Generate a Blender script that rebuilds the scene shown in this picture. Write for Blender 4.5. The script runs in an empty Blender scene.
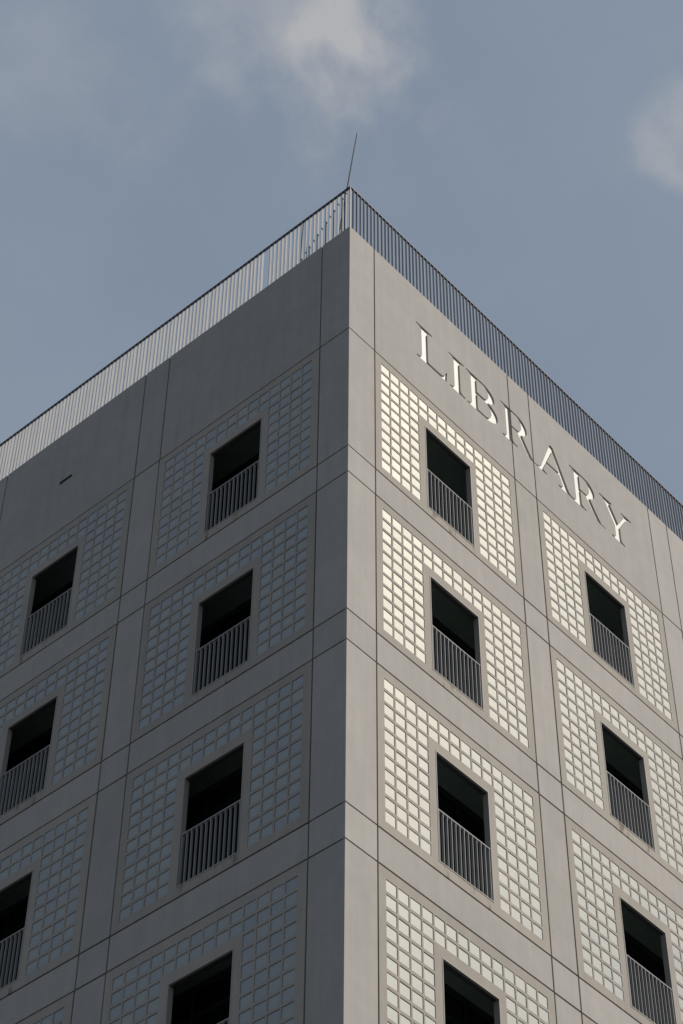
import bpy, bmesh, math, random
from mathutils import Vector, Matrix
from mathutils.geometry import delaunay_2d_cdt

random.seed(11)
scene = bpy.context.scene
COL = scene.collection
R = math.radians

# ------------------------------------------------------------------ dimensions (metres)
TOP = 39.2                 # reference level just under the coping of the facade
CO = 0.75                  # corner strip width
PW, PS = 4.34, 0.72        # window panel width, pier strip width
PH, SH = 3.486, 0.714      # window panel height, spandrel height
PAR = 3.3225               # parapet band height
COPE = 0.07                # coping above reference level
NB = 9                     # bays per side
WID = 2 * CO + NB * PW + (NB - 1) * PS
GAP = 0.033                # open joint between precast panels
TH = 0.11                  # shell thickness
NCOL, NROW = 5, 6          # bays / storeys that get a window on the two street faces

# ------------------------------------------------------------------ mesh helpers
class MB:
    def __init__(s):
        s.v, s.f, s.m = [], [], []
    def quad(s, a, b, c, d, m=0):
        i = len(s.v); s.v += [a, b, c, d]; s.f.append((i, i+1, i+2, i+3)); s.m.append(m)
    def poly(s, pts, m=0):
        i = len(s.v); s.v += list(pts); s.f.append(tuple(range(i, i+len(pts)))); s.m.append(m)
    def box(s, x0, x1, y0, y1, z0, z1, m=0):
        i = len(s.v)
        s.v += [(x0,y0,z0),(x1,y0,z0),(x1,y1,z0),(x0,y1,z0),(x0,y0,z1),(x1,y0,z1),(x1,y1,z1),(x0,y1,z1)]
        for q in ((0,3,2,1),(4,5,6,7),(0,1,5,4),(1,2,6,5),(2,3,7,6),(3,0,4,7)):
            s.f.append(tuple(i+k for k in q)); s.m.append(m)
    def cham(s, x0, x1, y0, y1, z0, z1, c=0.006):
        """slab with its front (low y) edges chamfered"""
        i = len(s.v)
        s.v += [(x0,y0+c,z0),(x1,y0+c,z0),(x1,y0+c,z1),(x0,y0+c,z1),
                (x0+c,y0,z0+c),(x1-c,y0,z0+c),(x1-c,y0,z1-c),(x0+c,y0,z1-c),
                (x0,y1,z0),(x1,y1,z0),(x1,y1,z1),(x0,y1,z1)]
        for q in ((4,5,6,7),(0,1,5,4),(1,2,6,5),(2,3,7,6),(3,0,4,7),(8,9,1,0),(9,10,2,1),(10,11,3,2),(11,8,0,3),(11,10,9,8)):
            s.f.append(tuple(i+k for k in q)); s.m.append(0)
    def build(s, name, mats, parent=None, side=False, weld=False):
        if side:        # same geometry laid on the left face: (u, depth, z) -> (depth, u, z)
            vs = [(y, x, z) for x, y, z in s.v]; fs = [tuple(reversed(f)) for f in s.f]
        else:
            vs, fs = s.v, s.f
        me = bpy.data.meshes.new(name); me.from_pydata(vs, [], fs)
        if not isinstance(mats, (list, tuple)): mats = [mats]
        for m in mats: me.materials.append(m)
        for p, k in zip(me.polygons, s.m): p.material_index = k
        if weld:
            bm = bmesh.new(); bm.from_mesh(me)
            bmesh.ops.remove_doubles(bm, verts=bm.verts, dist=1e-5)
            bm.to_mesh(me); bm.free()
        me.update()
        o = bpy.data.objects.new(name, me); COL.objects.link(o)
        if parent: o.parent = parent
        return o

# ------------------------------------------------------------------ node helpers
def mat(name):
    m = bpy.data.materials.new(name); m.use_nodes = True
    nt = m.node_tree; return m, nt, nt.nodes['Principled BSDF']
def N(nt, t, **kw):
    n = nt.nodes.new(t)
    for k, v in kw.items(): setattr(n, k, v)
    return n
def math_n(nt, op, a, b=None, clamp=False):
    n = N(nt, 'ShaderNodeMath', operation=op, use_clamp=clamp)
    for i, x in enumerate((a, b)):
        if x is None: continue
        if isinstance(x, (int, float)): n.inputs[i].default_value = x
        else: nt.links.new(x, n.inputs[i])
    return n.outputs[0]
def noise(nt, vec, scale, detail=4, rough=0.55, w=None):
    n = N(nt, 'ShaderNodeTexNoise')
    if w is not None:
        n.noise_dimensions = '4D'; nt.links.new(w, n.inputs['W'])
    n.inputs['Scale'].default_value = scale; n.inputs['Detail'].default_value = detail
    n.inputs['Roughness'].default_value = rough
    nt.links.new(vec, n.inputs['Vector']); return n.outputs['Fac']
def scaled(nt, vec, sx, sy, sz):
    n = N(nt, 'ShaderNodeMapping'); n.inputs['Scale'].default_value = (sx, sy, sz)
    nt.links.new(vec, n.inputs['Vector']); return n.outputs[0]
def ramp(nt, fac, lo, hi, a=0.0, b=1.0, smooth=True):
    n = N(nt, 'ShaderNodeMapRange', interpolation_type='SMOOTHSTEP' if smooth else 'LINEAR')
    nt.links.new(fac, n.inputs['Value'])
    n.inputs['From Min'].default_value = lo; n.inputs['From Max'].default_value = hi
    n.inputs['To Min'].default_value = a; n.inputs['To Max'].default_value = b
    return n.outputs[0]
def mixc(nt, fac, a, b, blend='MIX'):
    n = N(nt, 'ShaderNodeMix', data_type='RGBA', blend_type=blend)
    for s, x in ((n.inputs[0], fac), (n.inputs[6], a), (n.inputs[7], b)):
        if isinstance(x, (int, float)): s.default_value = x
        elif isinstance(x, tuple): s.default_value = (*x, 1)
        else: nt.links.new(x, s)
    return n.outputs[2]
def bump(nt, bsdf, h, strength, dist):
    n = N(nt, 'ShaderNodeBump'); n.inputs['Strength'].default_value = strength; n.inputs['Distance'].default_value = dist
    nt.links.new(h, n.inputs['Height']); nt.links.new(n.outputs[0], bsdf.inputs['Normal'])

def concrete(name, base, alt, window=False):
    m, nt, b = mat(name)
    geo = N(nt, 'ShaderNodeNewGeometry'); pos = geo.outputs['Position']
    big = noise(nt, pos, 0.55, 4, .55)
    cloudy = noise(nt, pos, 2.6, 6, .62)
    fine = noise(nt, pos, 38, 3, .6)
    streak = noise(nt, scaled(nt, pos, 5.5, 5.5, 0.28), 1.0, 5, .6)
    c = mixc(nt, ramp(nt, big, .3, .7), base, alt)
    v = math_n(nt, 'ADD', ramp(nt, cloudy, .25, .75, -.06, .06, False), ramp(nt, fine, .25, .75, -.03, .03, False))
    v = math_n(nt, 'ADD', v, ramp(nt, streak, .3, .72, .03, -.065, False))
    if window:
        rnd = N(nt, 'ShaderNodeObjectInfo').outputs['Random']
    else:
        rnd = geo.outputs['Random Per Island']
    v = math_n(nt, 'ADD', v, ramp(nt, rnd, 0, 1, -.05, .05, False))
    v = math_n(nt, 'ADD', v, 1.0)
    comb = N(nt, 'ShaderNodeCombineColor')
    for i in range(3): nt.links.new(v, comb.inputs[i])
    c = mixc(nt, 1.0, c, comb.outputs[0], 'MULTIPLY')
    # dirt runs with a shape of their own
    runs = noise(nt, scaled(nt, pos, 3.1, 3.1, 0.16), 1.0, 3, .5)
    patch = noise(nt, pos, 0.42, 2, .5)
    f = math_n(nt, 'MULTIPLY', ramp(nt, runs, .58, .72), ramp(nt, patch, .5, .66))
    c = mixc(nt, math_n(nt, 'MULTIPLY', f, .22), c, (.20, .185, .165))
    if window:
        # rusty dribbles below the balustrade fixings, different on each panel
        oc = N(nt, 'ShaderNodeTexCoord').outputs['Object']
        sep = N(nt, 'ShaderNodeSeparateXYZ'); nt.links.new(oc, sep.inputs[0])
        inx = ramp(nt, math_n(nt, 'ABSOLUTE', sep.outputs[0]), .62, .74, 1, 0)
        inz = ramp(nt, sep.outputs[2], -3.24, -3.44, 0, 1)
        inz2 = ramp(nt, sep.outputs[2], -3.24, -3.25, 0, 1)
        w10 = math_n(nt, 'MULTIPLY', N(nt, 'ShaderNodeObjectInfo').outputs['Random'], 40.0)
        sp = noise(nt, scaled(nt, oc, 7, 7, 2.2), 1.0, 3, .6, w=w10)
        f = math_n(nt, 'MULTIPLY', math_n(nt, 'MULTIPLY', inx, inz2), ramp(nt, sp, .52, .68))
        c = mixc(nt, math_n(nt, 'MULTIPLY', f, .75), c, (.14, .09, .055))
    nt.links.new(c, b.inputs['Base Color'])
    b.inputs['Roughness'].default_value = .82; b.inputs['Specular IOR Level'].default_value = .3
    bump(nt, b, math_n(nt, 'ADD', fine, math_n(nt, 'MULTIPLY', cloudy, .8)), .25, .006)
    return m

def plain(name, col, rough=.5, metal=0.0, spec=.5, var=.08, scale=3.0):
    m, nt, b = mat(name)
    geo = N(nt, 'ShaderNodeNewGeometry')
    n = noise(nt, geo.outputs['Position'], scale, 4, .6)
    v = ramp(nt, n, .3, .7, 1 - var, 1 + var, False)
    v = math_n(nt, 'MULTIPLY', v, ramp(nt, geo.outputs['Random Per Island'], 0, 1, 1 - var, 1 + var, False))
    comb = N(nt, 'ShaderNodeCombineColor')
    for i in range(3): nt.links.new(v, comb.inputs[i])
    nt.links.new(mixc(nt, 1.0, col, comb.outputs[0], 'MULTIPLY'), b.inputs['Base Color'])
    b.inputs['Roughness'].default_value = rough; b.inputs['Metallic'].default_value = metal
    b.inputs['Specular IOR Level'].default_value = spec
    return m

M_WALL = concrete('precast_concrete', (.372, .351, .324), (.346, .329, .308))
M_PANEL = concrete('panel_concrete', (.350, .315, .272), (.330, .302, .266), window=True)
M_SEAL = plain('joint_sealant', (.030, .027, .024), .8)
M_LETTER = plain('white_letter_paint', (.70, .685, .63), .55, var=.03)
M_RAIL = plain('galvanised_steel', (.30, .298, .295), .65, 0.0, .25, var=.07)
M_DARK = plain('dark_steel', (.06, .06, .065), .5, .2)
M_FRAME = plain('aluminium_frame', (.34, .325, .30), .6, 0.0, .3)
M_SOFFIT = plain('gallery_soffit', (.40, .49, .46), .7)
M_ROOF = plain('roof_gravel', (.30, .29, .27), .9, scale=20)
M_ROD = plain('rod_steel', (.07, .07, .075), .4, .5)

m, nt, b = mat('glass_block')
geo = N(nt, 'ShaderNodeNewGeometry')
oi = N(nt, 'ShaderNodeObjectInfo')
isl = math_n(nt, 'FRACT', math_n(nt, 'ADD', geo.outputs['Random Per Island'], math_n(nt, 'MULTIPLY', oi.outputs['Random'], 7.31)))
c = mixc(nt, isl, (.185, .228, .280), (.245, .272, .305))
dirt = noise(nt, geo.outputs['Position'], 5.0, 5, .6)
c = mixc(nt, ramp(nt, dirt, .55, .8, 0, .35), c, (.17, .175, .165))
nt.links.new(c, b.inputs['Base Color'])
nt.links.new(ramp(nt, isl, 0, 1, .50, .56, False), b.inputs['Roughness'])
b.inputs['Specular IOR Level'].default_value = 1.0; b.inputs['IOR'].default_value = 1.7; b.inputs['Specular Tint'].default_value = (1.0, .915, .68, 1)
wob = noise(nt, geo.outputs['Position'], 9.0, 2, .5)
bump(nt, b, wob, .10, .008)
M_BLOCK = m

m, nt, b = mat('dark_green_glazing')
geo = N(nt, 'ShaderNodeNewGeometry')
n = noise(nt, geo.outputs['Position'], .8, 3, .5)
nt.links.new(mixc(nt, n, (.012, .020, .019), (.022, .032, .030)), b.inputs['Base Color'])
b.inputs['Roughness'].default_value = .08
M_GLAZE = m

m, nt, b = mat('plaza_paving')
geo = N(nt, 'ShaderNodeNewGeometry')
br = N(nt, 'ShaderNodeTexBrick'); nt.links.new(geo.outputs['Position'], br.inputs['Vector'])
br.inputs['Color1'].default_value = (.105, .105, .105, 1); br.inputs['Color2'].default_value = (.088, .088, .088, 1)
br.inputs['Mortar'].default_value = (.03, .03, .03, 1); br.inputs['Scale'].default_value = 1.0
br.inputs['Mortar Size'].default_value = .01
n = noise(nt, geo.outputs['Position'], .6, 5, .6)
nt.links.new(mixc(nt, ramp(nt, n, .4, .7, 0, .4), br.outputs[0], (.075, .075, .074)), b.inputs['Base Color'])
b.inputs['Roughness'].default_value = .85
M_PAVE = m

# ------------------------------------------------------------------ setting: ground
g = MB(); g.quad((-900, -900, 0), (900, -900, 0), (900, 900, 0), (-900, 900, 0))
ground = g.build('ground', M_PAVE); ground['kind'] = 'structure'

# ------------------------------------------------------------------ the library
lib = bpy.data.objects.new('library_building', None); COL.objects.link(lib)
lib['label'] = 'pale grey concrete library block with glass block windows, LIBRARY cut into its upper wall'
lib['category'] = 'building'

def col_x(k): return CO + k * (PW + PS)
def row_z(k): return TOP - PAR - k * (PH + SH)

# u and z bands of a face
ubands = []
for k in range(NB):
    ubands.append(('panel', k, col_x(k), col_x(k) + PW))
    if k < NB - 1: ubands.append(('pier', k, col_x(k) + PW, col_x(k + 1)))
ubands.append(('end', 0, col_x(NB - 1) + PW, WID))
zbands = [('parapet', 0, row_z(0), TOP + COPE)]
for k in range(8):
    zbands.append(('row', k, row_z(k) - PH, row_z(k)))
    zbands.append(('spandrel', k, row_z(k + 1), row_z(k) - PH))
zbands.append(('base', 0, 0.0, row_z(8)))
H2 = GAP / 2

# ---- letters, outlines in (x from the building corner, z from TOP)
def arc(cx, cz, rx, rz, a0, a1, n=18):
    return [(cx + rx * math.cos(R(a0 + (a1 - a0) * i / n)), cz + rz * math.sin(R(a0 + (a1 - a0) * i / n))) for i in range(n + 1)]
CT, CB = -1.075, -2.185     # cap line and base line
def serif(x0, x1, sx0, sx1, z, up):
    """bracketed slab serif between x0..x1 carrying a stem sx0..sx1; up=+1 at the base line, -1 at the cap line"""
    t, h = .046 * up, .140 * up
    pts = [(x0, z), (x1, z), (x1, z + t)]
    for i in range(1, 6):
        a = i / 5; pts.append((x1 + (sx1 - x1) * (1 - (1 - a) ** 2), z + t + (h - t) * a * a))
    for i in range(5, -1, -1):
        a = i / 5; pts.append((x0 + (sx0 - x0) * (1 - (1 - a) ** 2), z + t + (h - t) * a * a))
    return pts
def stem(x0, x1): return [(x0, CB), (x1, CB), (x1, CT), (x0, CT)]
def band(outer, inner):
    """strip of quads between two polylines of equal length"""
    return [[outer[i], outer[i + 1], inner[i + 1], inner[i]] for i in range(len(outer) - 1)]
def leg_quads(p, q, w0, w1, n=6, bend=0.0):
    qs = []
    for i in range(n):
        a, c_ = i / n, (i + 1) / n
        f = lambda t: (p[0] + (q[0] - p[0]) * t, p[1] + (q[1] - p[1]) * t - bend * math.sin(math.pi * t))
        wa, wc = w0 + (w1 - w0) * a, w0 + (w1 - w0) * c_
        A, C_ = f(a), f(c_)
        qs.append([(A[0], A[1]), (A[0] + wa, A[1]), (C_[0] + wc, C_[1]), (C_[0], C_[1])])
    return qs
SW = .188
def let_L(x):
    s = x + .165
    foot = [(s, CB), (x + .93, CB), (x + .955, CB + .29), (x + .925, CB + .29), (x + .88, CB + .15), (x + .80, CB + .095), (x + .68, CB + .075), (s, CB + .075)]
    return [stem(s, s + SW), serif(x, x + .51, s, s + SW, CT, -1), serif(x, s + SW + .1, s, s + SW, CB, 1), foot]
def let_I(x):
    s = x + .155
    return [stem(s, s + SW), serif(x, x + .49, s, s + SW, CT, -1), serif(x, x + .49, s, s + SW, CB, 1)]
def bowl(x, xr, zt, zb, t, w):
    """D-shaped bowl from a stem at x out to xr, thin (t) top and bottom, w at its fullest"""
    cz, rz = (zt + zb) / 2, (zt - zb) / 2
    xc = x + (xr - x) * .42
    o = [(x, zt)] + arc(xc, cz, xr - xc, rz, 90, -90, 26) + [(x, zb)]
    i_ = [(x, zt - t)] + arc(xc, cz, xr - xc - w, rz - t, 90, -90, 26) + [(x, zb + t)]
    return band(o, i_)
def let_B(x):
    s = x + .15
    P = [stem(s, s + SW), serif(x, s + SW + .06, s, s + SW, CT, -1), serif(x, s + SW + .06, s, s + SW, CB, 1)]
    P += bowl(s + SW * .5, x + .92, CT, CT - .545, .060, .195)
    P += bowl(s + SW * .5, x + 1.0, CT - .50, CB, .064, .21)
    return P
def let_R(x):
    s = x + .15
    P = [stem(s, s + SW), serif(x, s + SW + .06, s, s + SW, CT, -1), serif(x, s + SW + .155, s, s + SW, CB, 1)]
    P += bowl(s + SW * .5, x + .87, CT, CT - .585, .060, .195)
    P += leg_quads((x + .50, CT - .55), (x + .865, CB + .035), .17, .155, 6, .02)
    P.append([(x + .865, CB + .035), (x + .80, CB + .10), (x + .86, CB + .14), (x + 1.035, CB + .035), (x + 1.17, CB + .025), (x + 1.17, CB), (x + .93, CB)])
    return P
def let_A(x):
    ap = x + .565
    P = [leg_quads((ap - .025, CT + .03), (x + .945, CB), .10, .19, 2)[k] for k in range(2)]
    P.append([(x + .10, CB), (x + .185, CB), (ap + .06, CT - .10), (ap + .03, CT + .045), (ap - .03, CT + .03)])
    P.append([(x + .26, CB + .385), (x + .80, CB + .385), (x + .80, CB + .45), (x + .29, CB + .45)])
    P.append(serif(x, x + .34, x + .115, x + .20, CB, 1))
    P.append(serif(x + .735, x + 1.285, x + .91, x + 1.09, CB, 1))
    return P
def let_Y(x):
    m0 = x + .49
    P = [[(m0, CB), (m0 + SW, CB), (m0 + SW, CT - .60), (m0, CT - .66)]]
    P.append([(x + .14, CT - .02), (x + .335, CT - .02), (m0 + SW, CT - .60), (m0 + SW * .6, CT - .70), (m0, CT - .66)])
    P.append([(x + .945, CT - .02), (x + 1.03, CT - .02), (m0 + SW, CT - .60), (m0 + SW * .6, CT - .68), (m0 + .09, CT - .60)])
    P.append(serif(x, x + .45, x + .165, x + .36, CT, -1))
    P.append(serif(x + .79, x + 1.16, x + .92, x + 1.0, CT, -1))
    P.append(serif(x + .33, x + .80, m0, m0 + SW, CB, 1))
    return P
LETTERS = [let_L(2.045), let_I(3.085), let_B(3.645), let_R(4.785), let_A(5.925), let_R(7.135), let_Y(8.200)]

def ccw(p):
    a = sum(p[i][0] * p[(i + 1) % len(p)][1] - p[(i + 1) % len(p)][0] * p[i][1] for i in range(len(p)))
    return p if a > 0 else p[::-1]

LD = .035                  # depth of the incised letters
def lettered_band(mb, panels, letters):
    """front of the parapet band with the letters cut out; returns triangles of each letter"""
    verts, faces, owner = [], [], []
    for r in panels:
        i = len(verts); x0, x1, z0, z1 = r
        verts += [Vector((x0, z0)), Vector((x1, z0)), Vector((x1, z1)), Vector((x0, z1))]
        faces.append([i, i+1, i+2, i+3]); owner.append(-1)
    for k, L in enumerate(letters):
        for p in L:
            p = ccw(p); i = len(verts)
            verts += [Vector((x, TOP + z)) for x, z in p]
            faces.append(list(range(i, i + len(p)))); owner.append(k)
    V, E_, F, _, _, FO = delaunay_2d_cdt(verts, [], faces, 1, 1e-5, True)
    lf = [[] for _ in letters]; edge = {}
    for f, fo in zip(F, FO):
        ks = [owner[i] for i in fo if owner[i] >= 0]
        f = ccw([(V[i].x, V[i].y, i) for i in f])
        if ks:
            lf[ks[0]].append([(a, c) for a, c, _ in f])
            for j in range(len(f)):
                edge.setdefault(frozenset((f[j][2], f[(j + 1) % len(f)][2])), []).append(f[j][:2] + f[(j + 1) % len(f)][:2])
        elif fo:
            mb.poly([(a, 0.0, c) for a, c, _ in f])
    for e in edge.values():             # side walls of the cut
        if len(e) == 1:
            a0, c0, a1, c1 = e[0]
            mb.quad((a1, 0, c1), (a0, 0, c0), (a0, LD + .004, c0), (a1, LD + .004, c1))
    return lf

# ---- the two street walls and the plain back walls
letter_tris = None
for side in (False, True):
    w = MB()
    for ut, uk, u0, u1 in ubands:
        for zt, zk, z0, z1 in zbands:
            if ut == 'panel' and zt == 'row' and uk < NCOL and zk < NROW: continue
            a0, a1 = u0 + H2, u1 - (0 if ut == 'end' else H2)
            c0, c1 = z0 + (H2 if z0 > 0 else 0), z1 - (0 if zt == 'parapet' else H2)
            if not side and zt == 'parapet' and u0 < 11:
                # body behind the lettered front
                w.quad((a0, 0, c0), (a0, 0, c1), (a0, TH, c1), (a0, TH, c0))
                w.quad((a1, 0, c1), (a1, 0, c0), (a1, TH, c0), (a1, TH, c1))
                w.quad((a0, 0, c1), (a1, 0, c1), (a1, TH, c1), (a0, TH, c1))
                w.quad((a1, 0, c0), (a0, 0, c0), (a0, TH, c0), (a1, TH, c0))
                w.quad((a1, TH, c0), (a0, TH, c0), (a0, TH, c1), (a1, TH, c1))
                continue
            w.cham(a0, a1, 0, TH, c0, c1)
    if not side:
        pans = [(u0 + H2, u1 - H2, row_z(0) + H2, TOP + COPE) for ut, uk, u0, u1 in ubands if u0 < 11]
        letter_tris = lettered_band(w, pans, LETTERS)
    w.build('wall', M_WALL, lib, side, weld=True)
    # sealant at the bottom of the open joints
    s = MB()
    us = sorted({u0 for _, _, u0, _ in ubands})
    zs = sorted({z1 for zt, _, _, z1 in zbands if zt != 'parapet'})
    for u in us: s.box(u - H2 - .01, u + H2 + .01, .056, .085, 0.01, TOP + COPE - .03)
    for z in zs: s.box(0.3, WID - .02, .0575, .083, z - H2 - .01, z + H2 + .01)
    s.build('joint_sealant', M_SEAL, lib, side)

# letters: each one the painted bottom of its cut, a slab of its own
for tris in letter_tris:
    mb = MB(); cnt = {}
    for t in tris:
        mb.poly([(a, LD, c) for a, c in t]); mb.poly([(a, LD + .012, c) for a, c in reversed(t)])
        for j in range(len(t)):
            p, q = t[j], t[(j + 1) % len(t)]
            key = frozenset(((round(p[0], 4), round(p[1], 4)), (round(q[0], 4), round(q[1], 4))))
            cnt.setdefault(key, []).append((p, q))
    for e in cnt.values():
        if len(e) == 1:
            p, q = e[0]
            mb.quad((q[0], LD, q[1]), (p[0], LD, p[1]), (p[0], LD + .012, p[1]), (q[0], LD + .012, q[1]))
    mb.build('letter', M_LETTER, lib, weld=True)

# corner pier, one block per band, and the two plain back walls
c = MB()
for zt, zk, z0, z1 in zbands:
    c0, c1 = z0 + (H2 if z0 > 0 else 0), z1 - (0 if zt == 'parapet' else H2)
    c.box(0, CO - H2, 0, CO - H2, c0, c1)
c.build('corner_pier', M_WALL, lib)
s = MB(); s.box(.05, CO - .05, .05, CO - .05, .02, TOP - .1)
s.build('corner_core', M_SEAL, lib)
bk = MB()
bk.box(WID - .25, WID, TH + .02, WID, 0, TOP + COPE - .003)
bk.box(TH + .02, WID - .253, WID - .25, WID, 0, TOP + COPE - .003)
bk.build('back_wall', M_WALL, lib)

# floors of the open gallery, glazed inner walls, roof deck
GD = 1.22
for k in range(9):
    zt_ = row_z(k); zb_ = row_z(k - 1) - PH if k else TOP - .25
    f = MB(); f.box(TH + .015, WID - .26, TH + .015, WID - .26, zt_ + .004, zb_ - .004)
    f.build('floor_slab' if k else 'roof_slab', M_SOFFIT if k else [M_SOFFIT], lib)
inner = MB()
for k in range(9):
    inner.box(GD, WID - .3, GD, WID - .3, (row_z(k) - PH) if k < 8 else 0, row_z(k))
inner_o = inner.build('inner_glazing', M_GLAZE, lib)
fr = MB()
for k in range(NROW + 1):
    z1 = row_z(k); z0 = z1 - PH
    for za, zb, d in ((z1 - .10, z1 - .004, .05), (z1 - .62, z1 - .56, .035), (z0 + .004, z0 + .12, .05)):
        fr.box(GD - d, WID * .6, GD - d, GD + .002, za, zb)
        fr.box(GD - d, GD + .002, GD + .004, WID * .6, za, zb)
    for i in range(22):
        u = GD + .55 + i * 1.265
        fr.box(u - .025, u + .025, GD - .045, GD + .002, z0 + .121, z1 - .101)
        fr.box(GD - .045, GD + .002, u - .025, u + .025, z0 + .121, z1 - .101)
fr.build('glazing_bars', plain('green_grey_bars', (.07, .09, .085), .5), inner_o)
rf = MB(); rf.box(TH + .02, WID - .26, TH + .02, WID - .26, TOP - .2, TOP - .06)
rf.build('roof', M_ROOF, lib)

# ---- one window panel: concrete lattice, glass blocks, opening frame, balustrade
BPX, BPZ = .2848, .2845
WV, WH_, PD = .035, .061, .010           # vertical web, horizontal web, pocket depth
X0 = -2.0                             # 14 columns
ZT = -.182                                # top of the block field
OX, OZT, OZB = .682, -.945, -3.262        # opening
def window_panel():
    hw = PW / 2 - H2
    xs, zs = {-hw, hw, -OX, OX}, {-H2, -PH + H2, OZT, OZB}
    cells = []
    for i in range(14):
        for j in range(11):
            if 4 <= i <= 9 and j >= 2: continue
            cells.append((X0 + i * BPX + WV / 2, X0 + (i + 1) * BPX - WV / 2, ZT - (j + 1) * BPZ + WH_ / 2, ZT - j * BPZ - WH_ / 2))
    for a, b_, c_, d in cells: xs |= {a, b_}; zs |= {c_, d}
    xs = sorted({round(v, 5) for v in xs}); zs = sorted({round(v, 5) for v in zs})
    D = {}
    for i in range(len(xs) - 1):
        for j in range(len(zs) - 1):
            x, z = (xs[i] + xs[i+1]) / 2, (zs[j] + zs[j+1]) / 2
            d = 0.0
            if abs(x) < OX and OZB < z < OZT: d = TH
            elif any(a < x < b_ and c_ < z < e for a, b_, c_, e in cells): d = PD + .012
            D[i, j] = d
    mb = MB()
    g_ = lambda i, j: D.get((i, j), TH)
    for (i, j), d in D.items():
        x0, x1, z0, z1 = xs[i], xs[i+1], zs[j], zs[j+1]
        if d < TH:
            mb.quad((x0, d, z0), (x1, d, z0), (x1, d, z1), (x0, d, z1))
            mb.quad((x1, TH, z0), (x0, TH, z0), (x0, TH, z1), (x1, TH, z1))
        for di, dj, p, q in ((1, 0, (x1, z0), (x1, z1)), (-1, 0, (x0, z1), (x0, z0)), (0, 1, (x1, z1), (x0, z1)), (0, -1, (x0, z0), (x1, z0))):
            e = g_(i + di, j + dj)
            if e > d:
                mb.quad((p[0], d, p[1]), (p[0], e, p[1]), (q[0], e, q[1]), (q[0], d, q[1]))
    win = mb.build('window', M_PANEL, lib, weld=True)
    gb = MB()
    for a, b_, c_, d in cells:            # pillow-faced blocks set back in their pockets
        rng = random.uniform(-.002, .002)
        rings = []
        for inset, dep in ((0, PD + .005), (.007, PD + .0004), (.012, PD), (.075, PD)):
            rings.append([(a + inset, dep + rng, c_ + inset), (b_ - inset, dep + rng, c_ + inset), (b_ - inset, dep + rng, d - inset), (a + inset, dep + rng, d - inset)])
        i0 = len(gb.v)
        for r_ in rings: gb.v += r_
        for k in range(3):
            for n_ in range(4):
                gb.f.append((i0 + 4*k + n_, i0 + 4*k + (n_ + 1) % 4, i0 + 4*(k+1) + (n_ + 1) % 4, i0 + 4*(k+1) + n_)); gb.m.append(0)
        gb.f.append(tuple(i0 + 12 + n_ for n_ in range(4))); gb.m.append(0)
    o = gb.build('glass_blocks', M_BLOCK, win)
    f = MB(); t, pr = .012, .008
    f.box(-OX - t, -OX + .004, -pr, .012, OZB - t, OZT + t)
    f.box(OX - .004, OX + t, -pr, .012, OZB - t, OZT + t)
    f.box(-OX + .0041, OX - .0041, -pr, .012, OZT - .004, OZT + t)
    f.box(-OX + .0041, OX - .0041, -pr, .030, OZB - t, OZB + .006)
    f.build('opening_frame', M_FRAME, win)
    l_ = MB(); l_.box(-OX + .005, OX - .005, .034, TH + .004, OZT - .012, OZT - .0045)
    l_.build('lintel_lining', M_DARK, win)
    r_ = MB(); n = 12
    for i in range(n + 1):
        x = -OX + .035 + i * (2 * OX - .07) / n
        r_.box(x - .006, x + .006, .004, .052, OZB + .0065, -2.19)
    r_.box(-OX + .006, OX - .006, .002, .054, -2.1895, -2.166)
    r_.build('railing', M_RAIL, win)
    return win

proto = window_panel()
first = True
for side in (False, True):
    for k in range(NROW):
        for i in range(NCOL):
            if first: w_, first = proto, False
            else:
                w_ = proto.copy(); COL.objects.link(w_); w_.parent = lib
                for ch in proto.children:
                    d = ch.copy(); COL.objects.link(d); d.parent = w_
            u = col_x(i) + PW / 2
            w_.location = (0, u, row_z(k)) if side else (u, 0, row_z(k))
            w_.rotation_euler = (0, 0, -math.pi / 2 if side else 0)

# ---- roof railing: flat bars square to the wall under a thin handrail, one part per side
RT = 1.56
for side in (False, True):
    r_ = MB(); n = int((WID - .1) / .1125)
    for i in range(1, n):
        u = .02 + i * .1125
        if side and (i == 21 or i < 2): continue          # a bar is missing here
        j = random.uniform(-.004, .004)
        r_.box(u - .003 + j, u + .003 + j, .010, .070 if side else .058, TOP + COPE, TOP + RT - .012)
    if side: r_.box(.034, .041, .026, .080, TOP + COPE, TOP + RT - .012)
    o = r_.build('roof_railing', M_RAIL, lib, side)
    h = MB()
    if side: h.box(.146, .172, .010, .064, TOP + COPE, TOP + RT - .012)  # bar given the dark material to paint in the shadow lying on it
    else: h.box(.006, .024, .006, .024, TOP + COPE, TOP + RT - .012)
    h.box(.010 if not side else .0605, WID - .02, .010, .060 if not side else .066, TOP + RT - .0115, TOP + RT + .002)
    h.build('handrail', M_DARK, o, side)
br_ = MB()
br_.box(WID - .06, WID - .02, .07, WID - .02, TOP + RT - .0395, TOP + RT)
br_.box(.07, WID - .061, WID - .06, WID - .02, TOP + RT - .0395, TOP + RT)
for i in range(int(WID / .1125) - 2):
    u = .12 + i * .1125
    br_.box(WID - .06, WID - .01, u - .006, u + .006, TOP + COPE - .003, TOP + RT - .04)
    br_.box(u - .006, u + .006, WID - .06, WID - .01, TOP + COPE - .003, TOP + RT - .04)
br_.build('roof_railing', M_RAIL, lib)

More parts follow.
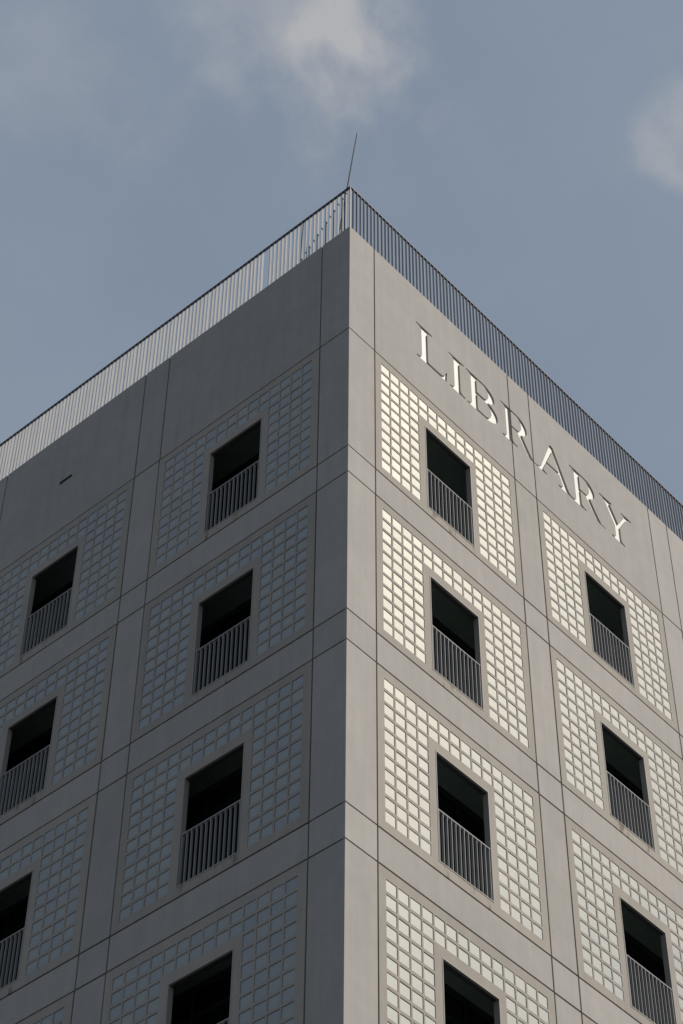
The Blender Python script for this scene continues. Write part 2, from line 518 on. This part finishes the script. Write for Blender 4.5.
# ---- overflow outlet high on the left wall: a flat hooded slot
ov = MB(); ya, yb, zo = 7.85, 8.22, TOP - 1.69
ov.box(-.018, .004, ya, yb, zo + .018, zo + .026)
ov.box(-.018, .004, ya, yb, zo - .026, zo - .018)
ov.box(-.018, .004, ya, ya + .012, zo - .0179, zo + .0179)
ov.box(-.018, .004, yb - .012, yb, zo - .0179, zo + .0179)
ov.box(-.004, .004, ya + .0121, yb - .0121, zo - .0179, zo + .0179)
ov.build('overflow_outlet', plain('outlet_dark', (.02, .02, .021), .6), lib)

# ------------------------------------------------------------------ camera
CAM = Vector((-19.3335, -17.2141, -37.5557 + TOP)); YAW, PIT, ROL, FPX = .83920, .84080, .01100, 2233.622
cy, sy, cp, sp = math.cos(YAW), math.sin(YAW), math.cos(PIT), math.sin(PIT)
fwd = Vector((cp * sy, cp * cy, sp)); right = Vector((cy, -sy, 0)); up = right.cross(fwd)
r2 = right * math.cos(ROL) + up * math.sin(ROL); u2 = -right * math.sin(ROL) + up * math.cos(ROL)
cd = bpy.data.cameras.new('camera'); cam = bpy.data.objects.new('camera', cd); COL.objects.link(cam)
cd.sensor_fit = 'VERTICAL'; cd.sensor_height = 36.0; cd.lens = FPX * 36 / 1024
cd.clip_start = .1; cd.clip_end = 5000
mw = Matrix((r2, u2, -fwd)).transposed().to_4x4(); mw.translation = CAM
cam.matrix_world = mw
scene.camera = cam

# ------------------------------------------------------------------ lightning rod on the roof behind the corner
base = Vector((.3124, .6876, TOP - .06)); tip = Vector((.628, .372, TOP + 4.70))
rod = MB(); axis = (tip - base); ln = axis.length; ax = axis.normalized()
e1 = ax.orthogonal().normalized(); e2 = ax.cross(e1)
prof = [(0, .06), (.05, .06), (.06, .022), (.5, .022), (.52, .016), (ln * .7, .015), (ln, .010)]
for k in range(len(prof) - 1):
    for n_ in range(8):
        a, b2 = 2 * math.pi * n_ / 8, 2 * math.pi * (n_ + 1) / 8
        pt = lambda s_, r_, q: tuple(ax * s_ + (e1 * math.cos(q) + e2 * math.sin(q)) * r_)
        rod.quad(pt(*prof[k], a), pt(*prof[k], b2), pt(*prof[k+1], b2), pt(*prof[k+1], a))
ro = rod.build('lightning_rod', M_ROD, weld=True); ro.location = base
ro['label'] = 'thin dark lightning rod leaning above the railing at the roof corner'
ro['category'] = 'lightning rod'

# ------------------------------------------------------------------ light
EL, AZ = R(41.9), R(153.5)               # azimuth clockwise from +Y
sd = Vector((math.sin(AZ) * math.cos(EL), math.cos(AZ) * math.cos(EL), math.sin(EL)))
sl = bpy.data.lights.new('sun', 'SUN'); sl.energy = 3.6; sl.angle = R(.55); sl.color = (1.0, .937, .845)
so = bpy.data.objects.new('sun', sl); COL.objects.link(so)
so.rotation_euler = sd.to_track_quat('Z', 'Y').to_euler(); so.location = sd * 200

world = bpy.data.worlds.new('World'); scene.world = world; world.use_nodes = True
nt = world.node_tree; bg = nt.nodes['Background']
sky = N(nt, 'ShaderNodeTexSky', sky_type='NISHITA'); sky.sun_disc = False
sky.sun_elevation = EL; sky.sun_rotation = AZ
sky.air_density = 1.0; sky.dust_density = 2.5; sky.ozone_density = 1.0
SKY = .10
bg.inputs['Strength'].default_value = SKY
tc = N(nt, 'ShaderNodeTexCoord').outputs['Generated']
def pix_dir(x, y):
    return (fwd + r2 * ((x - 341.5) / FPX) - u2 * ((y - 512) / FPX)).normalized()
def blob(d, rad0, rad1):
    n = N(nt, 'ShaderNodeVectorMath', operation='DOT_PRODUCT'); nt.links.new(tc, n.inputs[0]); n.inputs[1].default_value = d
    return ramp(nt, n.outputs['Value'], math.cos(R(rad1)), math.cos(R(rad0)))
warp = N(nt, 'ShaderNodeTexNoise'); warp.inputs['Scale'].default_value = 9; warp.inputs['Detail'].default_value = 3
nt.links.new(tc, warp.inputs['Vector'])
fb = noise(nt, tc, 14, 8, .58)
fb2 = noise(nt, tc, 4.5, 6, .55)
veil = ramp(nt, fb2, .30, .72, .72, .88)
hz = mixc(nt, veil, sky.outputs[0], (2.62, 3.15, 3.90))       # high thin haze layer
wv = N(nt, 'ShaderNodeVectorMath', operation='SCALE'); wv.inputs['Scale'].default_value = .05
sub = N(nt, 'ShaderNodeVectorMath', operation='SUBTRACT'); sub.inputs[1].default_value = (.5, .5, .5)
nt.links.new(warp.outputs['Color'], sub.inputs[0]); nt.links.new(sub.outputs[0], wv.inputs[0])
add = N(nt, 'ShaderNodeVectorMath', operation='ADD'); nt.links.new(tc, add.inputs[0]); nt.links.new(wv.outputs[0], add.inputs[1])
nrm = N(nt, 'ShaderNodeVectorMath', operation='NORMALIZE'); nt.links.new(add.outputs[0], nrm.inputs[0])
tcw = nrm.outputs[0]
def blob2(d, rad0, rad1):
    n = N(nt, 'ShaderNodeVectorMath', operation='DOT_PRODUCT'); nt.links.new(tcw, n.inputs[0]); n.inputs[1].default_value = d
    return ramp(nt, n.outputs['Value'], math.cos(R(rad1)), math.cos(R(rad0)))
fb3 = noise(nt, tcw, 20, 9, .56)
def cloud(px, py, r0, r1, gain, lo, hi):
    d = math_n(nt, 'ADD', math_n(nt, 'MULTIPLY', blob2(pix_dir(px, py), r0, r1), gain), math_n(nt, 'MULTIPLY', math_n(nt, 'SUBTRACT', fb3, .5), 3.4))
    return math_n(nt, 'MULTIPLY', ramp(nt, d, lo, hi), blob2(pix_dir(px, py), r0, r1 * 1.5))
c1 = math_n(nt, 'MULTIPLY', cloud(285, 0, .1, 4.2, 1.0, .0, 1.5), .60)
c1b = math_n(nt, 'MULTIPLY', cloud(348, 55, .1, 2.1, 1.1, .10, 1.6), .75)
c2 = math_n(nt, 'MULTIPLY', cloud(695, 145, .1, 2.0, 1.2, .10, 1.7), .80)
c3 = math_n(nt, 'MULTIPLY', cloud(90, 95, .3, 3.6, .7, .15, 1.4), .22)
cl = math_n(nt, 'ADD', math_n(nt, 'MAXIMUM', c1, c3), c1b)
cl = math_n(nt, 'MAXIMUM', cl, c2, True)
hz = mixc(nt, cl, hz, (4.3, 4.4, 4.6))
nt.links.new(hz, bg.inputs['Color'])

# ------------------------------------------------------------------ view
scene.render.engine = 'CYCLES'
scene.render.resolution_x, scene.render.resolution_y = 683, 1024
vs = scene.view_settings
vs.view_transform = 'Standard'; vs.look = 'None'; vs.exposure = 0.0; vs.gamma = 1.0; vs.use_curve_mapping = False
